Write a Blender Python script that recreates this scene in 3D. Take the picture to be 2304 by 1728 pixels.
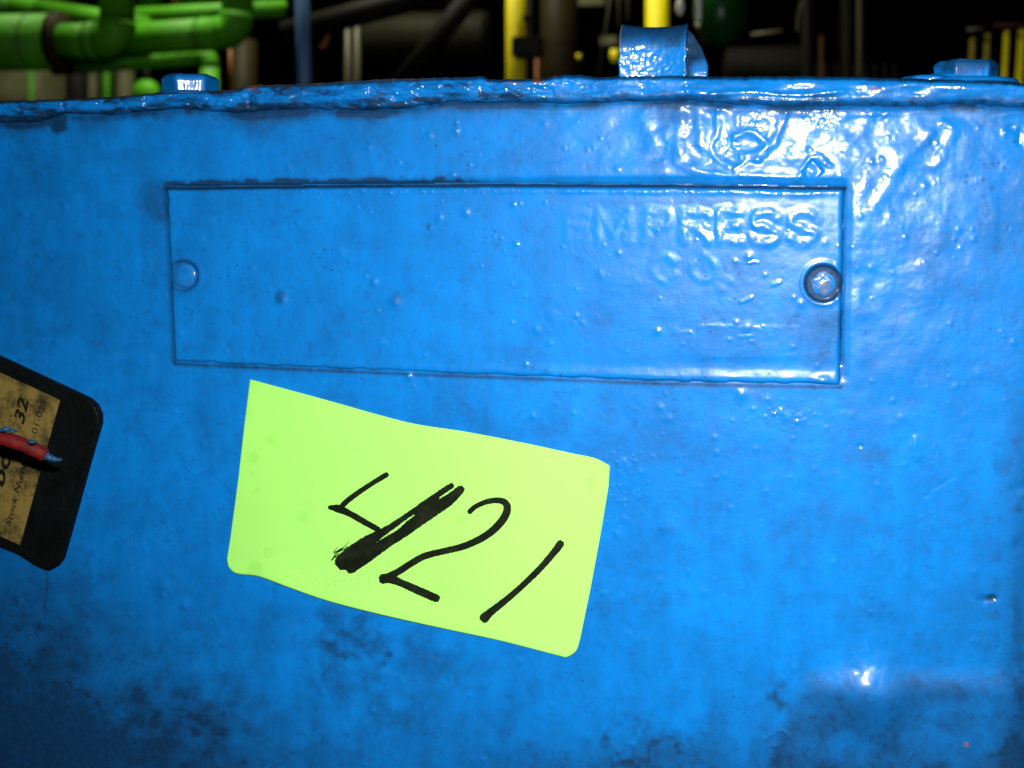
import bpy, bmesh, math, numpy as np
from mathutils import Vector, Matrix

# ------------------------------------------------------------------ camera
for o in list(bpy.data.objects): bpy.data.objects.remove(o)
S = bpy.context.scene
F, D = 2650.0, 0.45                       # focal length in photo pixels, camera distance to the panel (m)
YAW, PITCH, ROLL = 0.21143, -0.14223, -0.00516
def _ax(a, v):
    K = np.array([[0, -v[2], v[1]], [v[2], 0, -v[0]], [-v[1], v[0], 0]], float)
    return np.eye(3) + math.sin(a)*K + (1-math.cos(a))*K@K
RM = _ax(YAW, (0, 0, 1)) @ _ax(PITCH, (1, 0, 0)) @ _ax(ROLL, (0, 1, 0))
cr, cd, cf = RM@[1, 0, 0], RM@[0, 0, -1], RM@[0, 1, 0]
C0 = np.array([0, -D, 0])
def at(u, v, y=0.0):
    """world point on the plane y that lies on the sight line of photo position (u,v)"""
    u = np.asarray(u, float); v = np.asarray(v, float); y = np.asarray(y, float)
    d = ((u-1152)/F)[..., None]*cr + ((v-864)/F)[..., None]*cd + cf
    t = (y+D)/d[..., 1]
    return C0 + d*t[..., None]
def proj(P):
    V = P - C0
    w = V@cf
    return 1152+F*(V@cr)/w, 864+F*(V@cd)/w
def pxm(u, v, y):                          # metres per photo pixel there
    return float((at(u, v, y)-C0)@cf)/F

cam = bpy.data.cameras.new('camera'); co = bpy.data.objects.new('camera', cam); S.collection.objects.link(co)
cam.sensor_width = 36; cam.lens = F/2304*36; cam.clip_start = 0.02; cam.clip_end = 100
M = Matrix(((cr[0], -cd[0], -cf[0], C0[0]), (cr[1], -cd[1], -cf[1], C0[1]), (cr[2], -cd[2], -cf[2], C0[2]), (0, 0, 0, 1)))
co.matrix_world = M
cam.dof.use_dof = True; cam.dof.focus_distance = 0.47; cam.dof.aperture_fstop = 10
S.camera = co

# ------------------------------------------------------------------ world, lamps, exposure
W = bpy.data.worlds.new('World'); S.world = W; W.use_nodes = True
bg = W.node_tree.nodes['Background']; bg.inputs[0].default_value = (0.5, 0.55, 0.6, 1); bg.inputs[1].default_value = 0.0018
def area(name, loc, target, sx, sy, power, col=(1, 1, 1), spread=math.pi):
    l = bpy.data.lights.new(name, 'AREA'); l.shape = 'RECTANGLE'; l.size = sx; l.size_y = sy; l.energy = power; l.color = col; l.spread = spread
    o = bpy.data.objects.new(name, l); S.collection.objects.link(o); o.location = loc
    o.rotation_euler = (Vector(target)-Vector(loc)).to_track_quat('-Z', 'Y').to_euler()
    return o
FL = C0 + cr*0.012 - cd*0.052 + cf*0.0
area('camera_flash', FL, at(1600, 1250), 0.022, 0.011, 2.1, (1, 0.99, 0.97), math.radians(125))
area('hall_lamp', (-0.72, 0.98, 1.30), (-0.60, 1.2, 0.15), 0.2, 0.2, 6.6, (1, 0.97, 0.72), math.radians(95))
area('yellow_pipe_fill', (-0.28, 0.75, 0.55), (-0.02, 1.2, 0.26), 0.08, 0.08, 0.36, (1, 0.97, 0.72), math.radians(60))  # unseen fill lamp added to brighten the yellow pipes
S.view_settings.view_transform = 'Standard'; S.view_settings.look = 'None'; S.view_settings.gamma = 1
S.view_settings.exposure = 0
S.render.engine = 'CYCLES'

# ------------------------------------------------------------------ noise
_T = {}
def vn(x, y, seed):
    if seed not in _T: _T[seed] = np.random.RandomState(seed).rand(256, 256).astype(np.float32)*2-1
    T = _T[seed]
    xi = np.floor(x).astype(np.int64); yi = np.floor(y).astype(np.int64)
    fx = x-xi; fy = y-yi
    fx = fx*fx*fx*(fx*(fx*6-15)+10); fy = fy*fy*fy*(fy*(fy*6-15)+10)
    a = xi & 255; b = (xi+1) & 255; c = yi & 255; d = (yi+1) & 255
    return (T[c, a]*(1-fx)+T[c, b]*fx)*(1-fy)+(T[d, a]*(1-fx)+T[d, b]*fx)*fy
def fb(x, y, seed, octs=3):
    s = 0; a = 1
    for k in range(octs):
        s = s + a*vn(x*2**k+k*17.3, y*2**k+k*9.1, seed+k); a *= 0.5
    return s
def ss(a, b, x):
    t = np.clip((x-a)/(b-a), 0, 1); return t*t*(3-2*t)
def seg_dist(u, v, pts):
    best = np.full(np.shape(u), 1e9)
    for (x0, y0), (x1, y1) in zip(pts[:-1], pts[1:]):
        dx, dy = x1-x0, y1-y0; L = dx*dx+dy*dy+1e-9
        t = np.clip(((u-x0)*dx+(v-y0)*dy)/L, 0, 1)
        best = np.minimum(best, np.hypot(u-x0-t*dx, v-y0-t*dy))
    return best
def smooth_pts(pts, n=6):
    P = [np.array(p, float) for p in pts]
    P = [2*P[0]-P[1]]+P+[2*P[-1]-P[-2]]; out = []
    for i in range(1, len(P)-2):
        for k in range(n):
            t = k/n
            out.append(0.5*((2*P[i])+(-P[i-1]+P[i+1])*t+(2*P[i-1]-5*P[i]+4*P[i+1]-P[i+2])*t*t+(-P[i-1]+3*P[i]-3*P[i+1]+P[i+2])*t**3))
    out.append(P[-2]); return out

# ------------------------------------------------------------------ materials
def newmat(name):
    m = bpy.data.materials.new(name); m.use_nodes = True
    nt = m.node_tree; b = nt.nodes['Principled BSDF']
    return m, nt, b
def N(nt, t, **kw):
    n = nt.nodes.new(t)
    for k, v in kw.items():
        if k.startswith('i_'): n.inputs[k[2:].replace('_', ' ')].default_value = v
        else: setattr(n, k, v)
    return n
def paint_mat(name, base, dark, rough, grime_shade=(0.004, 0.020, 0.052)):
    m, nt, b = newmat(name); L = nt.links.new
    tc = N(nt, 'ShaderNodeTexCoord')
    n1 = N(nt, 'ShaderNodeTexNoise', i_Scale=16.0, i_Detail=6.0, i_Roughness=0.6); L(tc.outputs['Object'], n1.inputs['Vector'])
    mp = N(nt, 'ShaderNodeMapping'); mp.inputs['Scale'].default_value = (1, 1, 0.35); L(tc.outputs['Object'], mp.inputs['Vector'])
    n2 = N(nt, 'ShaderNodeTexNoise', i_Scale=90.0, i_Detail=5.0, i_Roughness=0.65); L(mp.outputs[0], n2.inputs['Vector'])
    mr = N(nt, 'ShaderNodeMapRange'); mr.inputs[1].default_value = 0.38; mr.inputs[2].default_value = 0.66; L(n1.outputs[0], mr.inputs[0])
    mx = N(nt, 'ShaderNodeMix', data_type='RGBA'); mx.inputs['A'].default_value = (*base, 1); mx.inputs['B'].default_value = (*dark, 1); L(mr.outputs[0], mx.inputs['Factor'])
    # fine mottling
    mr2 = N(nt, 'ShaderNodeMapRange'); mr2.inputs[1].default_value = 0.3; mr2.inputs[2].default_value = 0.75; mr2.inputs[3].default_value = 1.10; mr2.inputs[4].default_value = 0.80; L(n2.outputs[0], mr2.inputs[0])
    vm = N(nt, 'ShaderNodeVectorMath', operation='SCALE'); L(mx.outputs['Result'], vm.inputs[0]); L(mr2.outputs[0], vm.inputs['Scale'])
    # grime from the surface attribute, dirt and painted shade, broken up by noise, tiny specks
    at_ = N(nt, 'ShaderNodeAttribute', attribute_name='grime_shade')
    n3 = N(nt, 'ShaderNodeTexNoise', i_Scale=420.0, i_Detail=4.0, i_Roughness=0.7); L(tc.outputs['Object'], n3.inputs['Vector'])
    mr3 = N(nt, 'ShaderNodeMapRange'); mr3.inputs[1].default_value = 0.25; mr3.inputs[2].default_value = 0.7; mr3.inputs[3].default_value = 1.06; mr3.inputs[4].default_value = 0.90; L(n3.outputs[0], mr3.inputs[0])
    mu = N(nt, 'ShaderNodeMath', operation='MULTIPLY', use_clamp=True); L(at_.outputs['Fac'], mu.inputs[0]); L(mr3.outputs[0], mu.inputs[1])
    sp = N(nt, 'ShaderNodeTexVoronoi', i_Scale=260.0); L(tc.outputs['Object'], sp.inputs['Vector'])
    n4 = N(nt, 'ShaderNodeTexNoise', i_Scale=22.0, i_Detail=3.0); L(tc.outputs['Object'], n4.inputs['Vector'])
    sr = N(nt, 'ShaderNodeMapRange'); sr.inputs[1].default_value = 0.50; sr.inputs[2].default_value = 0.72; sr.inputs[3].default_value = 0.0; sr.inputs[4].default_value = 0.26; L(n4.outputs[0], sr.inputs[0])
    lt = N(nt, 'ShaderNodeMath', operation='LESS_THAN'); L(sp.outputs['Distance'], lt.inputs[0]); L(sr.outputs[0], lt.inputs[1])
    l2 = N(nt, 'ShaderNodeMath', operation='MULTIPLY'); L(lt.outputs[0], l2.inputs[0]); l2.inputs[1].default_value = 0.45
    mxx = N(nt, 'ShaderNodeMath', operation='MAXIMUM'); L(mu.outputs[0], mxx.inputs[0]); L(l2.outputs[0], mxx.inputs[1])
    mg = N(nt, 'ShaderNodeMix', data_type='RGBA'); L(mxx.outputs[0], mg.inputs['Factor']); L(vm.outputs[0], mg.inputs['A']); mg.inputs['B'].default_value = (*grime_shade, 1)
    ar = N(nt, 'ShaderNodeAttribute', attribute_name='rust')
    mr5 = N(nt, 'ShaderNodeMix', data_type='RGBA'); L(ar.outputs['Fac'], mr5.inputs['Factor']); L(mg.outputs['Result'], mr5.inputs['A']); mr5.inputs['B'].default_value = (0.30, 0.07, 0.02, 1)
    ad = N(nt, 'ShaderNodeAttribute', attribute_name='dust')
    mr6 = N(nt, 'ShaderNodeMix', data_type='RGBA'); L(ad.outputs['Fac'], mr6.inputs['Factor']); L(mr5.outputs['Result'], mr6.inputs['A']); mr6.inputs['B'].default_value = (0.17, 0.15, 0.09, 1)
    L(mr6.outputs['Result'], b.inputs['Base Color'])
    rr = N(nt, 'ShaderNodeMapRange'); rr.inputs[3].default_value = rough; rr.inputs[4].default_value = 0.48; L(mxx.outputs[0], rr.inputs[0])
    rn = N(nt, 'ShaderNodeMath', operation='MULTIPLY_ADD'); L(n2.outputs[0], rn.inputs[0]); rn.inputs[1].default_value = 0.16; L(rr.outputs[0], rn.inputs[2])
    L(rn.outputs[0], b.inputs['Roughness'])
    bu = N(nt, 'ShaderNodeBump'); bu.inputs['Strength'].default_value = 0.25; bu.inputs['Distance'].default_value = 0.0003
    n5 = N(nt, 'ShaderNodeTexNoise', i_Scale=520.0, i_Detail=3.0, i_Roughness=0.55); L(tc.outputs['Object'], n5.inputs['Vector'])
    L(n5.outputs[0], bu.inputs['Height']); L(bu.outputs[0], b.inputs['Normal'])
    b.inputs['Specular IOR Level'].default_value = 0.18
    cw = N(nt, 'ShaderNodeMapRange'); cw.inputs[1].default_value = 0.1; cw.inputs[2].default_value = 0.8; cw.inputs[3].default_value = 0.85; cw.inputs[4].default_value = 0.06; L(mxx.outputs[0], cw.inputs[0])
    L(cw.outputs[0], b.inputs['Coat Weight']); b.inputs['Coat Roughness'].default_value = 0.13
    return m
BLUE = paint_mat('blue_gloss_paint', (0.003, 0.210, 0.67), (0.003, 0.175, 0.57), 0.26)
def simple(name, col, rough=0.5, metal=0.0, var=0.25, scale=40, bump=0.0):
    m, nt, b = newmat(name); L = nt.links.new
    tc = N(nt, 'ShaderNodeTexCoord'); n = N(nt, 'ShaderNodeTexNoise', i_Scale=float(scale), i_Detail=5.0, i_Roughness=0.6); L(tc.outputs['Object'], n.inputs['Vector'])
    mr = N(nt, 'ShaderNodeMapRange'); mr.inputs[1].default_value = 0.3; mr.inputs[2].default_value = 0.7; mr.inputs[3].default_value = 1+var*0.4; mr.inputs[4].default_value = 1-var; L(n.outputs[0], mr.inputs[0])
    vm = N(nt, 'ShaderNodeVectorMath', operation='SCALE'); vm.inputs[0].default_value = col; L(mr.outputs[0], vm.inputs['Scale']); L(vm.outputs[0], b.inputs['Base Color'])
    b.inputs['Roughness'].default_value = rough; b.inputs['Metallic'].default_value = metal; b.inputs['Specular IOR Level'].default_value = 0.15 if max(col) < .1 else 0.35
    if bump:
        bu = N(nt, 'ShaderNodeBump'); bu.inputs['Strength'].default_value = 0.5; bu.inputs['Distance'].default_value = bump
        n2 = N(nt, 'ShaderNodeTexNoise', i_Scale=scale*8.0, i_Detail=3.0); L(tc.outputs['Object'], n2.inputs['Vector']); L(n2.outputs[0], bu.inputs['Height']); L(bu.outputs[0], b.inputs['Normal'])
    return m
GREEN = simple('green_pipe_paint', (0.075, 0.38, 0.002), 0.6, var=0.45, scale=18, bump=0.002)
GREEN2 = simple('dark_green_paint', (0.004, 0.035, 0.004), 0.3, scale=10)
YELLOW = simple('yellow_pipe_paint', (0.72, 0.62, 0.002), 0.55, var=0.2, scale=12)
DARK = simple('dark_steel', (0.004, 0.0035, 0.002), 0.7, scale=14)
OLIVE = simple('olive_steel', (0.018, 0.015, 0.003), 0.6, scale=14)
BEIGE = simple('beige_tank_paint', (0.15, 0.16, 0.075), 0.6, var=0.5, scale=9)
GREYM = simple('grey_tube', (0.07, 0.066, 0.04), 0.4, scale=20)
ORANGE = simple('orange_hose_rubber', (0.22, 0.06, 0.004), 0.5, scale=30)
STEELBLUE = simple('steel_blue_post', (0.06, 0.16, 0.34), 0.5, scale=12)
PALE_GLINT = simple('pale_glint_paint', (0.8, 0.8, 0.72), 0.3, 0.0, scale=30)  # pale non-metal paint standing in for the rod's glint
INKM, nt, b = newmat('marker_ink'); L = nt.links.new
tc = N(nt, 'ShaderNodeTexCoord'); n = N(nt, 'ShaderNodeTexNoise', i_Scale=160.0, i_Detail=4.0); L(tc.outputs['Object'], n.inputs['Vector'])
cr_ = N(nt, 'ShaderNodeValToRGB'); cr_.color_ramp.elements[0].position = 0.45; cr_.color_ramp.elements[0].color = (0.004, 0.007, 0.002, 1)
cr_.color_ramp.elements[1].position = 0.75; cr_.color_ramp.elements[1].color = (0.014, 0.018, 0.008, 1)
L(n.outputs[0], cr_.inputs[0]); L(cr_.outputs[0], b.inputs['Base Color']); b.inputs['Roughness'].default_value = 0.6; b.inputs['Specular IOR Level'].default_value = 0.12
NOTE, nt, b = newmat('lime_paper'); L = nt.links.new
tc = N(nt, 'ShaderNodeTexCoord'); n = N(nt, 'ShaderNodeTexNoise', i_Scale=14.0, i_Detail=3.0); L(tc.outputs['Object'], n.inputs['Vector'])
mr = N(nt, 'ShaderNodeMapRange'); mr.inputs[1].default_value = 0.35; mr.inputs[2].default_value = 0.7; mr.inputs[3].default_value = 0; mr.inputs[4].default_value = 0.35; L(n.outputs[0], mr.inputs[0])
a1 = N(nt, 'ShaderNodeAttribute', attribute_name='stain')
ad = N(nt, 'ShaderNodeMath', operation='MAXIMUM'); L(mr.outputs[0], ad.inputs[0]); L(a1.outputs['Fac'], ad.inputs[1])
mx = N(nt, 'ShaderNodeMix', data_type='RGBA'); mx.inputs['A'].default_value = (0.375, 0.86, 0.155, 1); mx.inputs['B'].default_value = (0.30, 0.76, 0.11, 1); L(ad.outputs[0], mx.inputs['Factor'])
a2 = N(nt, 'ShaderNodeAttribute', attribute_name='specks')
vz = N(nt, 'ShaderNodeTexVoronoi', i_Scale=900.0); L(tc.outputs['Object'], vz.inputs['Vector'])
ml = N(nt, 'ShaderNodeMath', operation='MULTIPLY'); L(a2.outputs['Fac'], ml.inputs[0]); ml.inputs[1].default_value = 0.22
l_ = N(nt, 'ShaderNodeMath', operation='LESS_THAN'); L(vz.outputs['Distance'], l_.inputs[0]); L(ml.outputs[0], l_.inputs[1])
m2 = N(nt, 'ShaderNodeMix', data_type='RGBA'); L(l_.outputs[0], m2.inputs['Factor']); L(mx.outputs['Result'], m2.inputs['A']); m2.inputs['B'].default_value = (0.18, 0.36, 0.04, 1)
L(m2.outputs['Result'], b.inputs['Base Color']); b.inputs['Roughness'].default_value = 0.75; b.inputs['Specular IOR Level'].default_value = 0.25
BLACKP = simple('black_plastic', (0.0022, 0.0040, 0.0040), 0.6, scale=60, var=0.9, bump=0.0006)
TAN, nt, b = newmat('dirty_tan_paper'); L = nt.links.new
tc = N(nt, 'ShaderNodeTexCoord'); n = N(nt, 'ShaderNodeTexNoise', i_Scale=120.0, i_Detail=8.0, i_Roughness=0.7); L(tc.outputs['Object'], n.inputs['Vector'])
cr_ = N(nt, 'ShaderNodeValToRGB'); cr_.color_ramp.elements[0].position = 0.40; cr_.color_ramp.elements[0].color = (0.05, 0.04, 0.012, 1)
cr_.color_ramp.elements[1].position = 0.58; cr_.color_ramp.elements[1].color = (0.23, 0.165, 0.035, 1)
L(n.outputs[0], cr_.inputs[0]); L(cr_.outputs[0], b.inputs['Base Color']); b.inputs['Roughness'].default_value = 0.6
REDW = simple('red_cable_sheath', (0.19, 0.004, 0.002), 0.6, var=0.7, scale=160, bump=0.001)
BLUETIP = simple('blue_smeared_tip', (0.012, 0.09, 0.20), 0.4, var=0.6, scale=120)
PRINT = simple('dark_print', (0.012, 0.010, 0.006), 0.7, scale=200, var=0.8)

# ------------------------------------------------------------------ object helpers
def finish(o, parent=None, label=None, cat=None, group=None, kind=None):
    S.collection.objects.link(o)
    if parent is not None:
        o.parent = parent; o.location = o.location - abspos(parent)
    for k, v in (('label', label), ('category', cat), ('group', group), ('kind', kind)):
        if v: o[k] = v
    return o
def abspos(p):
    v = Vector((0, 0, 0))
    while p is not None: v = v+p.location; p = p.parent
    return v
def empty(name, loc, label, cat, group=None):
    o = bpy.data.objects.new(name, None); o.empty_display_size = 0.02; o.location = Vector(loc)
    return finish(o, None, label, cat, group)
def np_mesh(name, V, Q, mat, parent=None, attrs=None, smooth=True, **kw):
    V = np.asarray(V, np.float32).reshape(-1, 3); Q = np.asarray(Q, np.int32)
    me = bpy.data.meshes.new(name); me.vertices.add(len(V)); me.vertices.foreach_set('co', V.ravel())
    k = Q.shape[1]; me.loops.add(Q.size); me.loops.foreach_set('vertex_index', Q.ravel())
    me.polygons.add(len(Q)); me.polygons.foreach_set('loop_start', np.arange(len(Q), dtype=np.int32)*k)
    me.polygons.foreach_set('use_smooth', np.full(len(Q), smooth, bool))
    me.update(calc_edges=True)
    for a, val in (attrs or {}).items():
        at_ = me.attributes.new(a, 'FLOAT', 'POINT'); at_.data.foreach_set('value', np.asarray(val, np.float32).ravel())
    me.materials.append(mat)
    return finish(bpy.data.objects.new(name, me), parent, **kw)
def grid_quads(ny, nx, keep=None, flip=False):
    i = np.arange(ny*nx).reshape(ny, nx)
    q = np.stack([i[:-1, :-1], i[:-1, 1:], i[1:, 1:], i[1:, :-1]], -1)
    if flip: q = q[..., ::-1]
    q = q.reshape(-1, 4)
    if keep is not None:
        k = (keep[:-1, :-1] & keep[:-1, 1:] & keep[1:, 1:] & keep[1:, :-1]).reshape(-1); q = q[k]
    return q
def bm_obj(name, bm, mat, parent=None, smooth=False, **kw):
    me = bpy.data.meshes.new(name); bm.normal_update(); bm.to_mesh(me); bm.free()
    if smooth:
        for p in me.polygons: p.use_smooth = True
    me.materials.append(mat)
    return finish(bpy.data.objects.new(name, me), parent, **kw)
def tube(name, pts, r, mat, parent=None, seg=24, cap=True, **kw):
    """tube through world points, r scalar or list"""
    P = [Vector(p) for p in pts]; n = len(P); R = r if hasattr(r, '__len__') else [r]*n
    bm = bmesh.new(); rings = []; prev = None
    for i in range(n):
        t = (P[min(i+1, n-1)]-P[max(i-1, 0)]).normalized()
        if prev is None: a = t.orthogonal().normalized()
        else: a = (prev-t*prev.dot(t)).normalized()
        prev = a; b_ = t.cross(a)
        rings.append([bm.verts.new(P[i]+(a*math.cos(2*math.pi*k/seg)+b_*math.sin(2*math.pi*k/seg))*R[i]) for k in range(seg)])
    for r0, r1 in zip(rings[:-1], rings[1:]):
        for k in range(seg): bm.faces.new((r0[k], r0[(k+1) % seg], r1[(k+1) % seg], r1[k]))
    if cap: bm.faces.new(rings[0][::-1]); bm.faces.new(rings[-1])
    o = bm_obj(name, bm, mat, parent, smooth=True, **kw)
    return o
def arc(p0, pc, p1, rad, n=8):
    a = (Vector(p0)-Vector(pc)).normalized(); b_ = (Vector(p1)-Vector(pc)).normalized(); pc = Vector(pc)
    s = pc+a*rad; e = pc+b_*rad
    return [s*(1-t)**2+pc*2*t*(1-t)+e*t*t for t in [k/n for k in range(n+1)]]

# ------------------------------------------------------------------ outlines read from the photo
TOP = np.array([(-300, 232), (0, 227), (173, 222), (295, 215), (347, 209), (534, 201), (540, 200), (556, 191), (700, 187), (763, 183), (873, 177), (1085, 172), (1092, 173), (1099, 179), (1220, 177), (1269, 167), (1304, 168), (1342, 174), (1395, 171), (1592, 171), (1797, 171), (1946, 172), (2055, 177), (2246, 182), (2304, 188), (2450, 196)])
BOT = np.array([(-300, 280), (0, 275), (89, 275), (142, 256), (253, 259), (332, 251), (411, 246), (538, 256), (665, 246), (760, 250), (900, 250), (940, 243), (1012, 229), (1068, 233), (1151, 230), (1269, 236), (1350, 232), (1463, 229), (1549, 228), (1639, 237), (1797, 242), (1891, 241), (2082, 241), (2164, 236), (2273, 242), (2450, 246)])
vtop = lambda u: np.interp(u, TOP[:, 0], TOP[:, 1])
vbot = lambda u: np.interp(u, BOT[:, 0], BOT[:, 1])
PC = dict(tl=(377, 424), tr=(1898, 423), bl=(393, 815), br=(1891, 868))
def plate_st(u, v):
    """signed distances (px) inside the nameplate from its left, right, top, bottom edges"""
    l = np.interp(v, [424, 815], [377, 393]); r = np.interp(v, [423, 868], [1898, 1891])
    t = 424-7*np.sin(np.pi*np.clip((u-377)/1521, 0, 1)); b_ = np.interp(u, [393, 1000, 1500, 1891], [815, 841, 860, 868])
    return u-l, r-u, v-t, b_-v
NOTE_TOP = [(562.5, 853.5), (738, 901), (849, 932.5), (935, 954), (1051, 972), (1176, 996), (1287, 1020), (1339, 1031), (1372, 1048)]
NOTE_BOT = [(511, 1258), (514, 1275), (531.5, 1290), (583, 1297), (652, 1322.5), (738, 1352), (854, 1382), (995, 1413.5), (1124, 1441), (1253, 1474), (1275, 1478), (1296, 1464), (1305, 1438)]

# ------------------------------------------------------------------ relief of the painted front
rng = np.random.RandomState(11)
pim = []
for k in range(900):
    u, v = rng.uniform(0, 2290), rng.uniform(260, 1728)
    w = 0.15+0.85*ss(900, 1700, u)*ss(1500, 700, v)
    if rng.rand() > 0.35+0.65*w: continue
    r = 2.2+rng.exponential(1.8); r = min(r, 9)
    pim.append((u, v, r, r*0.42))
for k in range(110):
    pim.append((rng.uniform(0, 2250), rng.uniform(270, 1728), rng.uniform(6, 13), rng.uniform(1.2, 3.4)))
ups = [(965, 305, 9, 3), (1508, 1193, 24, 5), (2065, 1000, 16, 4), (2070, 1025, 12, 3), (1668, 888, 13, 6), (372, 1320, 15, 5), (415, 1362, 9, 4), (1360, 1335, 8, 4),
       (1240, 1588, 9, 4), (80, 358, 14, 4), (50, 480, 9, 4), (270, 470, 8, 3), (1700, 1010, 8, 3), (1770, 940, 12, 3), (1805, 948, 10, 3), (635, 675, 15, 5), (890, 680, 13, 5),
       (2040, 1284, 9, 3), (745, 1382, 16, 4), (775, 1400, 10, 3), (1440, 1060, 6, 3), (725, 1558, 6, 3), (1960, 1378, 7, 3), (1480, 745, 8, 5), (1290, 930, 6, 3)]
PIM = np.array(pim+[(a, b, c, d) for a, b, c, d in ups])
LINES = []   # clusters of small drip marks beside the note
for (cx, cy, n_) in ((1400, 1045, 26), (1405, 1115, 18), (1395, 1165, 12), (1720, 935, 16), (1790, 945, 16), (1830, 930, 8), (1700, 1190, 8), (2110, 1190, 8)):
    for k in range(n_): LINES.append((cx+rng.normal(0, 24), cy+rng.normal(0, 12), rng.uniform(2, 4.5), rng.uniform(1.2, 2.6)))
PIM = np.vstack([PIM, np.array(LINES)])
RIDGES = [  # (points, half width px, height mm)
    ([(1613, 250), (1613, 298), (1600, 330), (1612, 356), (1640, 372)], 8, 0.30),
    ([(1768, 252), (1752, 295), (1735, 328), (1702, 360)], 9, 0.35),
    ([(1655, 305), (1690, 297), (1716, 310), (1722, 330), (1700, 345), (1668, 350)], 9, 0.40),
    ([(1654, 380), (1680, 362), (1705, 358)], 7, 0.3),
    ([(1795, 405), (1828, 352), (1868, 372)], 7, 0.30),
    ([(2090, 300), (2062, 335), (2030, 370), (1990, 430), (1965, 470)], 15, 0.34),
    ([(2140, 300), (2120, 345), (2105, 375)], 13, 0.32),
    ([(1960, 250), (1935, 300), (1900, 335)], 14, 0.25),
    ([(1450, 262), (1470, 330)], 18, 0.36), ([(1530, 262), (1525, 345)], 16, 0.40), ([(1575, 262), (1580, 330)], 14, 0.36), ([(1500, 300), (1560, 372)], 15, 0.25),
    ([(1520, 368), (1600, 392), (1700, 398), (1790, 402)], 8, 0.22),
    ([(2120, 275), (2140, 285)], 9, 0.3), ([(2275, 290), (2295, 300), (2296, 320)], 9, -0.5),
    ([(2260, 300), (2285, 292)], 7, 0.4),
    ([(1725, 1680), (1730, 1655), (1760, 1642), (1772, 1652), (1755, 1670), (1725, 1682)], 4, 0.22),
    ([(2060, 985), (2055, 1005), (2066, 1030)], 7, 0.25),
    ([(2150, 1080), (2160, 1100), (2158, 1110)], 4, 0.2), ([(2080, 1115), (2140, 1075)], 4, -0.12),
    ([(905, 1445), (960, 1470), (1010, 1478)], 9, -0.18), ([(860, 1510), (905, 1530)], 8, 0.2),
]
def surf_noise(u, v):
    wr = ss(900, 1750, u)*ss(1250, 500, v)*(0.35+0.65*ss(2260, 2020, u))   # heavy brushed build-up upper right
    wt = ss(420, 250, v)
    amp = 0.62+1.35*wr+0.35*wt
    h = 0.22*fb(u/420, v/420, 1, 2)
    h = h+amp*(0.10*fb(u/95+0.4*vn(u/60, v/60, 9), v/70, 21, 2)+(0.042-0.018*wr)*fb(u/34, v/27, 33, 2))
    h = h+(0.3+wr*0.7)*0.022*np.abs(fb(u/11, v/10, 41, 2))*ss(0.0, 0.7, fb(u/130, v/100, 52, 2)+0.6*wr+0.1)
    wx = ss(1300, 1550, u)*ss(470, 400, v)+1.0*ss(1895, 1930, u)*ss(430, 470, v)*ss(950, 550, v)*ss(2260, 2060, u)
    h = h+wx*(0.17*fb(u/75+3, v/58, 71, 2)+0.055*fb(u/30, v/26, 75, 2)+0.03*np.abs(fb(u/14, v/13, 79, 2)))
    h = h+(0.016-0.010*wr)*fb(u/13, v/12, 81, 2)
    h = h+0.020*ss(1300, 500, u)*fb(u/16, v/160, 61, 2)   # vertical brush marks at left
    return h
def add_pimples(h, u, v, sel=PIM):
    """sparse round bumps; u,v are 2-D grids nearly aligned with pixel axes"""
    ny, nx = u.shape
    mid = ny//2
    for (x, y, r, a) in sel:
        j = np.searchsorted(u[mid], x); jj = int(np.clip(j, 1, nx-2))
        col = v[:, jj]; i = np.searchsorted(col, y) if col[-1] > col[0] else ny-np.searchsorted(col[::-1], y)
        w = 48
        i0, i1, j0, j1 = max(0, i-w), min(ny, i+w), max(0, jj-w), min(nx, jj+w)
        if i1 <= i0 or j1 <= j0: continue
        uu = u[i0:i1, j0:j1]; vv = v[i0:i1, j0:j1]
        d2 = ((uu-x)**2+((vv-y)*1.0)**2)/(r*r)
        h[i0:i1, j0:j1] += a*(0.13 if x < 1200 else 0.07)*np.exp(-d2*1.1)
    return h
def near(u, v, pts, hw):                              # bounding mask for cheap ridge evaluation
    xs = [p[0] for p in pts]; ys = [p[1] for p in pts]
    return (u > min(xs)-4*hw) & (u < max(xs)+4*hw) & (v > min(ys)-4*hw) & (v < max(ys)+4*hw)
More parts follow.
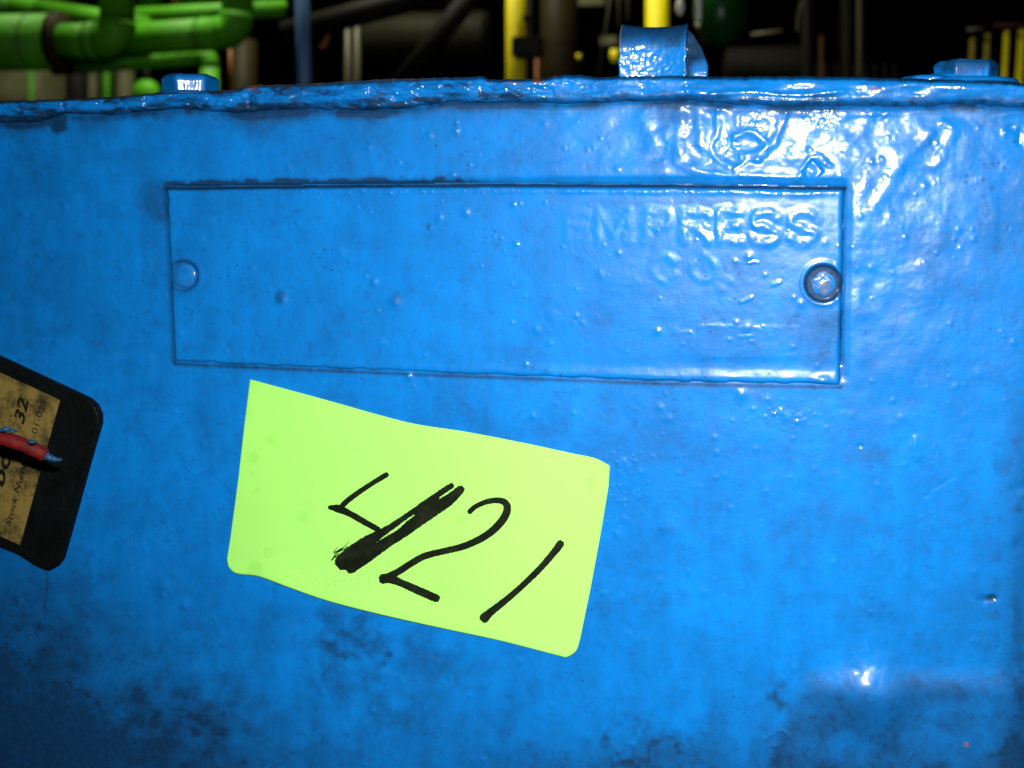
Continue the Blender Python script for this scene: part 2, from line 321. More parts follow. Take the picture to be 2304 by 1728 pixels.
def panel_h(u, v):
    h = surf_noise(u, v)
    for pts, hw, a in RIDGES:
        m = near(u, v, pts, hw)
        if m.any():
            d = seg_dist(u[m]+3*vn(u[m]/14, v[m]/14, 77), v[m]+3*vn(u[m]/15, v[m]/13, 78), smooth_pts(pts, 4)); h[m] += a*np.exp(-(d/hw)**2)
    # crusty beads inside and beside the old paint run under the cover
    cr1 = ss(50, 25, np.hypot((u-1690), (v-270)*1.6))+ss(70, 30, np.hypot(u-1850, (v-265)*2.0))+ss(40, 15, np.hypot(u-1640, v-330))*0.8+ss(60, 20, np.hypot(u-1975, (v-255)*2.2))
    h += np.clip(cr1, 0, 1)*0.16*np.abs(fb(u/9, v/9, 88, 2))
    # lumpy line below the cover plate
    tb = v-vbot(u)
    h += 0.45*np.exp(-((tb-14-7*vn(u/45, v/300, 90))/9)**2)*(0.45+0.6*vn(u/60, v/60, 91))
    h -= 1.0*ss(6, -8, tb)
    # chip
    d = np.abs(u-1828)*1.15+np.abs(v-385)*1.0
    h += -0.55*ss(34, 22, d)+0.25*np.exp(-(((u-1826)/9)**2+((v-385)/12)**2))
    # build-up round the nameplate and the groove against its edge
    l, r, t, b_ = plate_st(u, v)
    inside = np.minimum(np.minimum(l, r), np.minimum(t, b_))
    over = ss(700, 1500, u)
    h += 0.45*over*np.exp(-((t+34)/26)**2)*ss(-30, 10, l)*ss(-30, 10, r)
    wd = 9+16*ss(600, 1650, u)
    h -= (1.1)*ss(-wd, -2, t)*ss(4, 14, l)*ss(-8, 4, r)*ss(40, 60, b_)
    h -= 0.5*ss(-26, -4, r)*ss(-24, 0, t)*ss(0, 24, b_)*(r > -60)
    h += 0.12*np.exp(-((r+40)/18)**2)*ss(-10, 10, t)*ss(-10, 10, b_)
    # swelling at lower right and broad shallow hollow
    lr = np.exp(-(((u-1955)/72)**2+((v-1562)/72)**2)); h += 3.3*lr+0.16*fb(u/30, v/26, 160, 2)*np.exp(-(((u-1950)/80)**2+((v-1505)/60)**2))
    h += 0.9*np.exp(-(((u-2010)/26)**2+((v-1572)/26)**2))*0.8
    h += 1.8*ss(1490, 1560, v+0.25*np.abs(u-2060)*ss(0, 1, 1)*0)*ss(1780, 1860, u+(v-1500)*0.3)*1.0
    # dents
    for (x, y, rr, a) in ((120, 280, 16, 0.9), (800, 1450, 30, .25), (870, 1500, 26, .25), (2235, 1345, 10, .7), (2215, 1350, 12, .5), (1935, 1003, 5, .5), (300, 440, 10, .1), (2290, 1100, 18, .5), (2290, 1230, 20, .4)):
        h -= a*np.exp(-(((u-x)/rr)**2+((v-y)/(rr*.7))**2))
    return h
def blob(u, v, x, y, rx, ry, soft=0.6, nz=0.35, seed=5):
    d = np.hypot((u-x)/rx, (v-y)/ry)+nz*fb(u/45, v/45, seed, 3)
    return ss(1+soft, 1-soft, d)
def panel_grime_shade(u, v):
    g = 0.05+0*u
    n1 = fb(u/60, v/60, 101, 3); n2 = fb(u/22, v/22, 108, 3)
    g += 0.60*blob(u, v, 0, 1740, 390, 320, 0.98, 0.12, 111)
    g += 0.42*blob(u, v, 300, 1770, 900, 160, 0.98, 0.3, 112)
    g += 0.28*blob(u, v, -30, 1430, 200, 260, 0.98, 0.18, 113)
    g += 0.22*blob(u, v, 420, 1600, 140, 95, 0.95, 0.35, 114)*(0.8+0.5*n2)
    g += 0.35*blob(u, v, 800, 1440, 75, 60, 0.5, 0.7, 115)*(0.6+0.7*n2)
    g += 0.35*blob(u, v, 740, 1385, 26, 28, 0.5, 0.5, 116)
    g += 0.30*blob(u, v, 900, 1520, 120, 60, 0.7, 0.7, 117)
    # scuffed greasy field lower right
    a = ss(-25, 25, (u-1800)+(v-1560)*0.42)*ss(1490, 1560, v+18*n1)
    g += 0.40*a*(0.95+0.05*n1)*(1-0.7*np.exp(-(((u-1945)/60)**2+((v-1505)/40)**2)))
    g += 0.3*blob(u, v, 1750, 1560, 36, 34, 0.8, 0.5, 118)*(0.6+.7*n2)+0.15*blob(u, v, 1790, 1640, 90, 80, 0.9, 0.3, 124)
    g += 0.35*blob(u, v, 1435, 1665, 60, 45, 0.8, 0.8, 119)*(0.3+0.9*n2)
    g += 0.28*ss(1620, 1740, v+25*n1)*ss(1000, 1300, u)
    g += 0.6*blob(u, v, 2232, 1345, 16, 8, 0.5, 0.3, 120)
    g += 0.35*ss(2225, 2290, u+12*n1)*ss(700, 1100, v)  # shade of the turning corner painted along the right edge
    g += 0.06*ss(2215, 2240, u+10*n2)*ss(900, 1000, v)*ss(0.1, .5, n2)
    # brown smudges
    g += 0.28*blob(u, v, 1520, 262, 40, 20, 0.6, 0.6, 121)+0.2*blob(u, v, 1960, 1030, 40, 22, 0.6, 0.8, 122)
    # dark line under the cover, left end grubbier
    tb = v-vbot(u)
    g += (0.50+0.30*n1)*np.exp(-((tb-4)/11)**2)+(0.22+0.25*n1)*ss(60, 0, tb)*ss(1500, 600, u)
    g += 0.75*blob(u, v, 128, 275, 20, 20, 0.5, 0.5, 123)
    # nameplate surround: dirt in the gap, shadow line below the plate painted in
    l, r, t, b_ = plate_st(u, v)
    ins = ss(-14, 0, l)*ss(-14, 0, r)
    g += 0.95*np.exp(-((t+1)/5.0)**2)*ins+0.75*np.exp(-((t+7)/8)**2)*ins*ss(1200, 800, u)
    g += (0.5+0.6*n2)*ss(-26, -12, t)*ss(3, -3, t)*ss(1120, 1000, u)*ss(340, 420, u)*ss(-0.2, 0.3, fb(u/50, v/200, 131, 2)+0.1)
    g += 0.35*np.exp(-((r+4)/9)**2)*ss(-10, 0, t)*ss(-10, 0, b_)+0.50*np.exp(-((l+3)/7)**2)*ss(-10, 0, t)*ss(-6, 0, b_)+0.62*np.exp(-((b_+4)/5)**2)*ss(-6, 0, l)*ss(-6, 0, r)
    g += 0.25*blob(u, v, 345, 440, 36, 40, 0.7, 0.5, 125)+0.12*ss(310, 320, u)*ss(380, 360, u)*ss(380, 450, v)*ss(700, 600, v)
    # drip below the black tag
    g += 0.20*np.exp(-(((u-104-3*np.sin(v/17))/3.5)**2))*ss(1275, 1285, v)*ss(1400, 1370, v)
    g += 0.10*np.clip(n2, 0, 1)+0.10*ss(0.0, 0.7, n1)+0.10*ss(0.1, 0.8, fb(u/150, v/90, 150, 3))+0.11*ss(0.55, 1.0, fb(u/14, v/14, 155, 3))
    return np.clip(g, 0, 0.90)

# ------------------------------------------------------------------ the machine
mach = empty('machine_cabinet', (0.0, 0.15, -0.45), 'blue gloss painted steel machine casing with thick lumpy paint', 'machine')
U0 = at(0, 900)[0]-0.015; xc = at(2262, 1300)[0]; z0 = at(600, 1728)[2]-0.02; z1 = at(1100, 150)[2]
stp = 0.00041
xs = np.concatenate([np.linspace(U0-0.2, U0, 14)[:-1], np.arange(U0, xc, stp)])
zs = np.concatenate([np.linspace(-0.45, z0, 12)[:-1], np.arange(z0, z1, stp)])[::-1]
th = np.linspace(0, math.pi/2, 60)[1:]; R_ = 0.030
cx_ = np.concatenate([xs, xc+R_*np.sin(th), np.full(6, xc+R_)]); cy_ = np.concatenate([np.zeros(len(xs)), R_*(1-np.cos(th)), np.linspace(0.034, 0.30, 6)])
nrm = np.concatenate([np.zeros(len(xs)), th, np.full(6, math.pi/2)])
X, Z = np.meshgrid(cx_, zs); Y = np.broadcast_to(cy_, X.shape).copy()
P = np.stack([X, Y, Z], -1); u, v = proj(P)
u = np.clip(u, -400, 2400)
h = panel_h(u, v)
keep_p = np.ones_like(u, bool)
inn = PIM[:, :]
h = add_pimples(h, u, v, np.array([p for p in PIM if min(float(q) for q in plate_st(p[0], p[1])) < -4]))
fade = np.cos(nrm)[None, :]**0.5*(X > U0-0.19)
# flatten under the note a little so the paper lies on it
Y = Y-0.001*h*np.clip(fade, 0, 1)
P = np.stack([X, Y, Z], -1)
l, r, t, b_ = plate_st(u, v)
keep = ~((l > 30) & (r > 30) & (t > 30) & (b_ > 30)) & (v > vtop(u)+22)
g = panel_grime_shade(u, v)
# small rust flecks
fl = ss(0.62, 0.72, vn(u/7, v/7, 201))*ss(0.45, 0.7, vn(u/90, v/90, 202))
rust = 0.12*fl*ss(300, 200, v)+0.7*blob(u, v, 2172, 1670, 5, 6, 0.5, 0.2, 7)
np_mesh('front_panel', P, grid_quads(*X.shape, keep=keep), BLUE, mach, dict(grime_shade=g, rust=np.clip(rust, 0, 1), dust=0*g))

# cover plate along the top: rolled, paint-clogged front edge plus its flat top
us = np.arange(-260, 2500, 2.6); ts = np.concatenate([np.linspace(0, 1, 40)])
T_, U_ = np.meshgrid(ts, us, indexing='ij')
vt = vtop(U_)+1.6*vn(U_/13, U_*0+.5, 300)*1.0+0.8*vn(U_/5, U_*0+.5, 301); vb = vbot(U_)+3+2.2*vn(U_/21, U_*0, 302)
V_ = vt+(vb-vt)*T_
prof = 3.0*(1-np.abs(2*T_-0.95)**5)-0.2
prof = prof-3.6*ss(0.13, 0.0, T_)-2.8*ss(0.9, 1.0, T_)
tilt = -0.9*ss(0.55, 1.0, T_)+0.3*np.sin(T_*7+U_/170)
H = prof+tilt+0.60*fb(U_/130, V_/34, 310, 2)+0.26*fb(U_/60, V_/30, 320, 2)+(0.35+0.65*ss(1000, 1600, U_))*0.07*np.abs(fb(U_/12, V_/12, 330, 2))
for (pts, hw, a) in (([(1600, 212), (1690, 206), (1790, 214), (1900, 205)], 6, 0.5), ([(1560, 229), (1700, 226), (1880, 228)], 5, 0.45), ([(545, 200), (560, 215), (560, 240)], 4, -0.8),
                     ([(820, 236), (900, 240), (960, 230), (1040, 236)], 6, 0.6), ([(140, 225), (148, 262)], 5, -0.7), ([(2190, 228), (2240, 226), (2270, 240)], 6, 0.5), ([(1545, 195), (1552, 215)], 9, -0.7)):
    H += a*np.exp(-(seg_dist(U_, V_, smooth_pts(pts, 4))/hw)**2)
fl_ = fb(U_/28, V_/13, 360, 3); H += 0.38*ss(0.12, 0.22, fl_)*ss(1500, 1000, U_)-0.25*ss(-0.15, -0.28, fl_)*ss(1700, 1100, U_)
Pc = at(U_, V_, -0.001*H)
# extend to a flat top running back
back = []
for yb in (0.004, 0.02, 0.30):
    q = at(us, vtop(us)+2, 0.002); q = q.copy(); q[:, 1] = yb; back.append(q)
Pall = np.concatenate([np.stack(back[::-1], 0), Pc], 0)
Ug = np.concatenate([np.stack([us]*3), U_]); Vg = np.concatenate([np.stack([vtop(us)]*3), V_]); Tg = np.concatenate([np.zeros((3, len(us))), T_])
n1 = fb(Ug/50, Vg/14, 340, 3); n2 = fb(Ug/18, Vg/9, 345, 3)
gc = 0.10+0.75*np.exp(-((Tg)/0.10)**2)*(0.6+0.5*ss(900, 1500, Ug))+0.55*ss(0.50, 0.78, Tg+0.12*n1)+0.45*ss(0.1, 0.8, n1)*ss(1600, 500, Ug)+0.25*np.clip(n2, 0, 1)  # dirt, plus shade of the rounded top edge and underside painted in
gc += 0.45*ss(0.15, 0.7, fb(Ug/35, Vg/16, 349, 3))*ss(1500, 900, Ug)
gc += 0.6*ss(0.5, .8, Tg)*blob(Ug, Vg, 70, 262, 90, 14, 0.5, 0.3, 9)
dust = np.exp(-(Tg/0.07)**2)*ss(1250, 700, Ug)*(0.55+0.4*n2)+0.3*(Tg == 0)
ru = ss(0.30, 0.6, n2)*np.exp(-((Tg-.05)/0.10)**2)*(ss(1080, 1110, Ug)*ss(1310, 1280, Ug)+0.8*ss(545, 560, Ug)*ss(585, 575, Ug))+0.9*blob(Ug, Vg, 1968, 203, 6, 6, .5, .1, 3)
np_mesh('cover_plate', Pall, grid_quads(*Pall.shape[:2]), BLUE, mach, dict(grime_shade=np.clip(gc, 0, .95), rust=np.clip(ru, 0, 1), dust=np.clip(dust, 0, .9)))

# nameplate with soft cast border, embossed letters and two rivets
pxs = np.arange(at(377, 500)[0]-0.001, at(1898, 500)[0]+0.002, stp); pzs = np.arange(at(1150, 880)[2], at(1150, 405)[2], stp)[::-1]
def plate_h(u, v, rel=True):
    l, r, t, b_ = plate_st(u+2.0*vn(u/25, v/25, 400), v+2.0*vn(u/28, v/22, 401))
    e = np.minimum(np.minimum(l, r), np.minimum(t, b_))
    base = 0.72+1.1*(868-v)/445
    h = base-1.6*np.clip(1-e/9, 0, 1.2)**2+0.10*np.exp(-((e-14)/5)**2)*(0.7+0.5*vn(u/30, v/30, 431))
    h = h+0.55*surf_noise(u, v)
    h = h+0.5*np.exp(-(((u-1852)/17)**2+((v-858)/12)**2))+0.34*ss(36, 14, b_)*ss(0, 10, b_)*ss(700, 1500, u)+0.22*np.exp(-((t-12)/7)**2)*ss(800, 1500, u)*(0.7+0.6*vn(u/40, v/40, 402))-0.10*np.exp(-((b_-45)/12)**2)*ss(1300, 1600, u)
    h = h+0.22*np.exp(-((t-3)/3)**2)*np.clip(vn(u/6, v/6, 403), 0, 1)
    # faint cast panel under the lettering
    fr = np.minimum(np.minimum(u-1572, 1800-u), np.minimum(v-732, 806-v)); h = h+0.09*ss(-6, 6, fr)
    # rivet seats
    for (x, y, ro, ri, dp) in ((415, 620, 41, 32, 0.45), (1852, 637, 48, 40, 0.75)):
        d = np.hypot(u-x, v-y); h = h+0.24*np.exp(-((d-ro)/5)**2)-dp*ss(ri+4, ri-4, d)
    return h
X, Z = np.meshgrid(pxs, pzs); P = np.stack([X, 0*X, Z], -1); u, v = proj(P)
hp = plate_h(u, v)
PIMP = np.array([p for p in PIM if min(float(q) for q in plate_st(p[0], p[1])) > 8]+[(x+rng.uniform(-14, 14), 431+rng.uniform(-4, 5), rng.uniform(1.8, 4.5), rng.uniform(0.4, 2.6)) for x in np.arange(400, 1880, 17)])
hp = add_pimples(hp, u, v, PIMP)
l, r, t, b_ = plate_st(u, v); e = np.minimum(np.minimum(l, r), np.minimum(t, b_))
n2 = fb(u/25, v/25, 420, 3)
gp = 0.50*np.exp(-((np.hypot(u-415, v-620)-33)/4.5)**2)+0.05+0.08*ss(0.0, 0.7, fb(u/60, v/60, 101, 3))+0.08*ss(0.1, 0.8, fb(u/150, v/90, 150, 3))+0.14*ss(0.55, 1.0, fb(u/14, v/14, 155, 3))+0.6*np.exp(-(e/3.5)**2)+0.8*np.exp(-(t/5.0)**2)+0.08*np.clip(n2, 0, 1)+0.34*blob(u, v, 1830, 745, 70, 60, 0.8, 0.5, 421)+0.3*blob(u, v, 1560, 458, 170, 12, 0.8, 0.4, 422)  # dirt, plus the top bevel darkened in colour to hide its glint
gp += 0.5*blob(u, v, 634, 668, 9, 12, .5, .4, 423)+0.4*blob(u, v, 967, 508, 7, 9, .5, .3, 424)+0.3*blob(u, v, 895, 672, 10, 12, .5, .5, 425)
d = np.hypot(u-1852, v-637); gp += 0.9*ss(47, 42, d)
npl = np_mesh('nameplate', np.stack([X, -0.001*hp, Z], -1), grid_quads(*X.shape, keep=e > -6), BLUE, mach, dict(grime_shade=np.clip(gp, 0, .93), rust=0*gp, dust=0*gp))

# embossed letters: soft raised strokes of their own, sinking into the plate at their rim
def letter(strokes, hw, a, soft=1.0):
    pts = [p for s in strokes for p in s]
    us_ = [p[0] for p in pts]; vs_ = [p[1] for p in pts]
    x0, x1 = min(us_)-2.6*hw, max(us_)+2.6*hw; y0, y1 = min(vs_)-2.6*hw, max(vs_)+2.6*hw
    U, V = np.meshgrid(np.arange(x0, x1, 2.0), np.arange(y0, y1, 2.0))
    dd = np.full(U.shape, 1e9)
    for s in strokes: dd = np.minimum(dd, seg_dist(U+2*vn(U/20, V/20, 500), V+2*vn(U/17, V/19, 501), smooth_pts(s, 5) if len(s) > 2 else s))
    bump = a*np.exp(-(dd/hw)**2)*(0.80+0.45*vn(U/24, V/22, 505)+0.15*vn(U/9, V/9, 506))
    hh = plate_h(U, V)+bump-0.012
    Pn = at(U, V, -0.001*hh)
    keepm = bump > 0.006
    gm = 0.05+0.05*np.clip(fb(U/25, V/25, 420, 3), 0, 1)
    q = grid_quads(*U.shape, keep=keepm, flip=False)
    idx = np.unique(q); remap = -np.ones(U.size, int); remap[idx] = np.arange(len(idx))
    np_mesh('letter', Pn.reshape(-1, 3)[idx], remap[q], BLUE, npl, dict(grime_shade=gm.reshape(-1)[idx]))
Sg = lambda x, y, w, h_: [[(x+w, y+.18*h_), (x+.75*w, y+.02*h_), (x+.35*w, y), (x+.05*w, y+.15*h_), (x+.08*w, y+.38*h_), (x+.5*w, y+.5*h_), (x+.93*w, y+.64*h_), (x+.95*w, y+.86*h_), (x+.6*w, y+h_), (x+.2*w, y+.98*h_), (x, y+.82*h_)]]
Eg = lambda x, y, w, h_: [[(x, y), (x, y+h_)], [(x, y), (x+w, y)], [(x, y+.48*h_), (x+.8*w, y+.48*h_)], [(x, y+h_), (x+w, y+h_)]]
Rg = lambda x, y, w, h_: [[(x, y), (x, y+h_)], [(x, y), (x+.6*w, y), (x+w, y+.15*h_), (x+.95*w, y+.4*h_), (x+.55*w, y+.52*h_), (x, y+.52*h_)], [(x+.5*w, y+.52*h_), (x+w, y+h_)]]
Pg = lambda x, y, w, h_: Rg(x, y, w, h_)[:2]
Mg = lambda x, y, w, h_: [[(x, y+h_), (x, y)], [(x, y), (x+.5*w, y+.75*h_)], [(x+.5*w, y+.75*h_), (x+w, y)], [(x+w, y), (x+w, y+h_)]]
Cg = lambda x, y, w, h_: [[(x+w, y+.2*h_), (x+.7*w, y), (x+.25*w, y+.05*h_), (x, y+.4*h_), (x+.05*w, y+.75*h_), (x+.4*w, y+h_), (x+.8*w, y+.95*h_), (x+w, y+.8*h_)]]
Og = lambda x, y, w, h_: [[(x+.5*w, y), (x+.12*w, y+.2*h_), (x, y+.55*h_), (x+.2*w, y+.9*h_), (x+.55*w, y+h_), (x+.9*w, y+.8*h_), (x+w, y+.45*h_), (x+.85*w, y+.15*h_), (x+.5*w, y)]]
for st, a in ((Eg(1275, 478, 46, 62), .17), (Mg(1346, 477, 68, 64), .22), (Pg(1454, 477, 52, 64), .28), (Rg(1538, 477, 56, 64), .42), (Eg(1619, 477, 52, 66), .44), (Sg(1692, 479, 58, 66), .46), (Sg(1778, 479, 60, 68), .48)):
    letter(st, 11.5, a*0.72)
for st, a in ((Cg(1468, 578, 52, 52), .32), (Og(1556, 576, 54, 54), .32), ([[(1636, 630), (1639, 631)]], .3)): letter(st, 10.5, a*0.5)
letter([[(1683, 592), (1695, 588), (1705, 590)]], 4, .22); letter([[(1740, 640), (1754, 634)]], 5, .22); letter([[(1668, 680), (1690, 670)]], 5, .22)
letter([[(1575, 735), (1640, 732), (1712, 740)]], 6, .12); letter([[(1520, 748), (1552, 748)]], 5.5, .13); letter([[(1665, 757), (1692, 757)]], 5.5, .13)

def rivet(x, y, rad, depth0, dome, grimev, nz):
    na, nr = 56, 18
    A, Rr = np.meshgrid(np.linspace(0, 2*np.pi, na+1), np.linspace(0, 1, nr))
    uu = x+Rr*rad*np.cos(A); vv = y+Rr*rad*np.sin(A)
    hh = depth0+dome*(1-Rr**3.2)*1.0+0.12*(1-Rr**2)+nz*fb(uu/10, vv/10, 510, 2)-0.9*ss(0.86, 1.0, Rr)
    pp = at(uu, vv, -0.001*hh)
    gg = np.clip(grimev*(0.6+0.9*fb(uu/12, vv/12, 511, 2)+1.5*ss(.7, 1.0, Rr)), 0, .9)
    np_mesh('rivet', pp, grid_quads(*A.shape), BLUE, npl, dict(grime_shade=gg, dust=np.clip(grimev*0.9*(fb(uu/16, vv/16, 513, 2)+.5), 0, 1)), label='painted over rivet at the end of the nameplate' if grimev < .2 else 'scraped grey rivet sunk in a dark ring')
rivet(415, 620, 30, 1.0, 1.25, 0.08, 0.02)
rivet(1852, 637, 34, 0.25, 0.55, 0.40, 0.10)

# ------------------------------------------------------------------ bolts on the cover, lifting bracket
zc = lambda uu: float(at(uu, float(vtop(uu))+2, 0.002)[2])
def hexbolt(uc, y, R, hgt, rot, parent, wash=1.25, seed=0, grimev=.1):
    c = at(uc, 180, y); z = zc(uc)+0.0003; cx, cy = c[0], y
    t_ = bpy.data.objects.new('bolt', None); t_.location = (cx, cy, z); t_.empty_display_size = .01; finish(t_, parent)
    nz = 14
    ang = np.linspace(0, 2*np.pi, 145)[:-1]
    a6 = (ang-rot) % (np.pi/3)-np.pi/6
    rh = R*math.cos(math.pi/6)/np.cos(a6)
    rh = np.minimum(rh, R*0.985)
    rows = []
    for k, (fz, fr) in enumerate([(0, 1.14), (0.04, 1.05), (0.10, 0.985), (0.2, 0.985), (0.4, 1), (0.6, 1.015), (0.78, 1.025), (0.86, 0.985), (0.93, .94), (0.98, .90), (1.0, 0.8), (1.0, 0.4), (1.0, 0.02)]):
        rr = rh*fr if fr > .9 else np.minimum(rh*fr, R*.84*fr/0.9)
        rr = rr*(1+0.010*vn(ang*9+seed, ang*0+fz*6, 600+seed)+0.004*vn(ang*13, ang*0+fz*5, 607))
        zz = z+hgt*fz+0.0003*vn(ang*3, ang*0+fz, 601)
        rows.append(np.stack([cx+rr*np.cos(ang), cy+rr*np.sin(ang), zz], -1))
    P = np.stack(rows); P = np.concatenate([P, P[:, :1]], 1)
    nr, na = P.shape[:2]
    fz = np.linspace(0, 1, nr)[:, None]*np.ones((1, na))
    gg = np.clip(grimev+0.7*(ss(0.55, 0.75, fz) if seed == 1 else ss(0.30, 0.42, fz+0.10*vn(np.arange(na)[None]/11.+fz*0, fz*0, 609)))+0.15*vn(fz*9, np.arange(na)[None]/9.+fz*0, 603), 0, .9)  # heads darker towards the top
    np_mesh('hex_head', P, grid_quads(nr, na), BLUE, t_, dict(grime_shade=gg, dust=0*gg))
    # paint-filled washer
    rows = []
    for fr, hz in ((wash*1.08, -.0002), (wash*1.04, .0010), (wash*.98, .0016), (1.0, .0018)):
        rr = R*fr*(1+0.03*vn(ang*2, ang*0+seed, 605)); rows.append(np.stack([cx+rr*np.cos(ang), cy+rr*np.sin(ang), 0*ang+z+hz], -1))
    P = np.stack(rows); P = np.concatenate([P, P[:, :1]], 1)
    np_mesh('washer', P, grid_quads(*P.shape[:2]), BLUE, t_, dict(grime_shade=np.full(P.shape[:2], .2)))
cb = at(428, 180, 0.022); hexbolt(428, 0.022, 0.0118, 0.0088, math.atan2(-D-cb[1], (C0+cr*.006)[0]-cb[0])-math.pi/6, mach, 1.1, 1)
hexbolt(2172, 0.020, 0.0114, 0.0085, math.radians(0+4), mach, 1.5, 2, 0.05)
# hardened paint lump beside the right bolt
A, B_ = np.meshgrid(np.linspace(0, 2*np.pi, 60), np.linspace(0, np.pi/2, 14))
cc = at(2045, 180, 0.012); zz = zc(2045)
rr = 1+0.25*fb(np.cos(A)*2+5, np.sin(A)*2+B_, 620, 3)
P = np.stack([cc[0]+0.014*rr*np.cos(A)*np.cos(B_)+.003, cc[1]+0.006*rr*np.sin(A)*np.cos(B_), zz-0.0006+0.0026*rr*np.sin(B_)*(1+0.5*np.cos(A)*np.cos(B_))], -1)
np_mesh('paint_lump', P, grid_quads(*A.shape), BLUE, mach, dict(grime_shade=0.15+0*A))

br = empty('lifting_bracket', at(1470, 172, 0.02), 'small curved blue bracket standing on the cover edge between the two bolts', 'bracket')
# front strap: curls back at the top, slightly dished across
tt = np.linspace(0, 1, 46); ww = np.linspace(-1, 1, 40)
Wd, Tt = np.meshgrid(ww, tt)
yb = 0.020; zb = zc(1470)-0.001
uL, uR = at(1396, 120, yb)[0], at(1545, 120, yb)[0]; hT = at(1470, 52, yb)[2]-zb-0.0036
def strap(off):
    rc = 0.0055
    zz = np.where(Tt < .74, Tt/.74*(hT-rc*.9), 0); k = np.clip((Tt-.74)/.26, 0, 1)*math.radians(105)
    ys = np.where(Tt < .74, 0, (rc+off)*(1-np.cos(k))); zz = np.where(Tt < .74, zz, (hT-rc*.9)+(rc+off)*np.sin(k)-0)
    yy = yb-off+ys+0.0016*(1-Wd**2)*(1-0.0*Tt)
    zz = zz-0.0012*(1-(Wd*1.0-.1)**2)*np.clip(Tt-.6, 0, 1)*2.6
    xx = (uL+uR)/2+(uR-uL)/2*Wd+0.0003*vn(Tt*9, Wd*0, 640)
    return np.stack([xx, yy, zb+zz], -1)
Pf = strap(0.0035); Pf[..., 1] -= 0.00030*np.abs(fb(Wd*15, Tt*13, 650, 2)); Pb = strap(0.0)
nn = Tt.size
q1 = grid_quads(*Tt.shape); q2 = grid_quads(*Tt.shape, flip=True)+nn
i = np.arange(nn).reshape(Tt.shape)
rim = []
for e_ in (i[:, 0], i[-1, :], i[::-1, -1], i[0, ::-1]):
    rim += [(a, b, b+nn, a+nn) for a, b in zip(e_[:-1], e_[1:])]
gS = np.clip(0.06+0.85*ss(.62, .84, Tt+0.04*vn(Wd*4, Tt*4, 651)), 0, .9)  # shade on the backward curl painted into the strap's colour
np_mesh('strap', np.concatenate([Pf.reshape(-1, 3), Pb.reshape(-1, 3)]), np.concatenate([q1, q2, np.array(rim)]), BLUE, br, dict(grime_shade=np.concatenate([gS.ravel(), gS.ravel()]), dust=np.concatenate([(0.7*(Wd < -.96)*ss(.45, .6, Tt)).ravel()]*2)), smooth=True)
gt = np.linspace(0, 1, 30); gw = np.linspace(0, 1, 16); Gw, Gt = np.meshgrid(gw, gt)
ur = np.interp(Gt, [0, .1, .4, .72, 1], [1546, 1560, 1580, 1592, 1592]); vv_ = 66+(176-66)*Gt
front = at(1500+(ur-1500)*Gw, vv_, 0.060+0.004*(1-Gt)+0.0006*vn(Gw*4, Gt*6, 660)); backp = front+np.array([0, .006, 0])
nn = Gt.size; i = np.arange(nn).reshape(Gt.shape); rim = []
for e_ in (i[:, 0], i[-1, :], i[::-1, -1], i[0, ::-1]): rim += [(p, q, q+nn, p+nn) for p, q in zip(e_[:-1], e_[1:])]
gg_ = np.clip(0.10+0.85*ss(.78, .60, Gt+0.06*vn(Gw*5, Gt*5, 661))+0.8*ss(.66, .54, Gw), 0, .97)  # darker towards the top and on the strap side
np_mesh('rear_gusset', np.concatenate([front.reshape(-1, 3), backp.reshape(-1, 3)]), np.concatenate([grid_quads(*Gt.shape), grid_quads(*Gt.shape, flip=True)+nn, np.array(rim)]), BLUE, br, dict(grime_shade=np.r_[gg_.ravel(), gg_.ravel()]))

# ------------------------------------------------------------------ lime note with marker numerals
note = empty('sticky_note', at(930, 1420, -0.001), 'lime green paper note with 421 in thick black marker, stuck on the blue panel', 'note')
def edge_par(pts, n):
    P = np.array(pts, float); s = np.r_[0, np.cumsum(np.hypot(*np.diff(P, axis=0).T))]; s /= s[-1]
    return lambda t: np.stack([np.interp(t, s, P[:, 0]), np.interp(t, s, P[:, 1])], -1)
def spl(pts, n=8): return [tuple(p) for p in smooth_pts(pts, n)]
etop = edge_par(spl(NOTE_TOP), 0); ebot = edge_par(NOTE_BOT[:1]+spl(NOTE_BOT[1:], 6)+[], 0)
eleft = edge_par([(562.5, 853.5), (549, 962), (536, 1078), (519, 1206.5), (511, 1258)], 0)
eright = edge_par([(1372, 1048), (1371, 1062), (1369, 1095), (1352, 1198), (1328, 1327), (1305, 1438)], 0)
def note_h(u, v):
    # height of the paper above the panel plane, mm: flat with a slow ripple, lower-left and lower edge lifting
    tv = (v-(1290+(u-511)*0.232))          # distance from lower edge (negative above)
    return 1.05+0.10*np.sin(u/90+v/140)+1.0*ss(-80, 0, tv)*ss(540, 640, u)*ss(1250, 800, u)+0.25*ss(-40, 0, tv)
ns, nt_ = 240, 130
s, t = np.meshgrid(np.linspace(0, 1, ns), np.linspace(0, 1, nt_))
def coons(s, t):
    a, b, c, d = etop(s), ebot(s), eleft(t), eright(t)
    c00, c10, c01, c11 = etop(0.), etop(1.), ebot(0.), ebot(1.)
    return (1-t)[..., None]*a+t[..., None]*b+(1-s)[..., None]*c+s[..., None]*d-((1-s)*(1-t))[..., None]*c00-(s*(1-t))[..., None]*c10-((1-s)*t)[..., None]*c01-(s*t)[..., None]*c11
Q = coons(s, t); u, v = Q[..., 0], Q[..., 1]
st = 0*u
Z7 = lambda x, y: (480+x*.42948, 820+y*.42948)
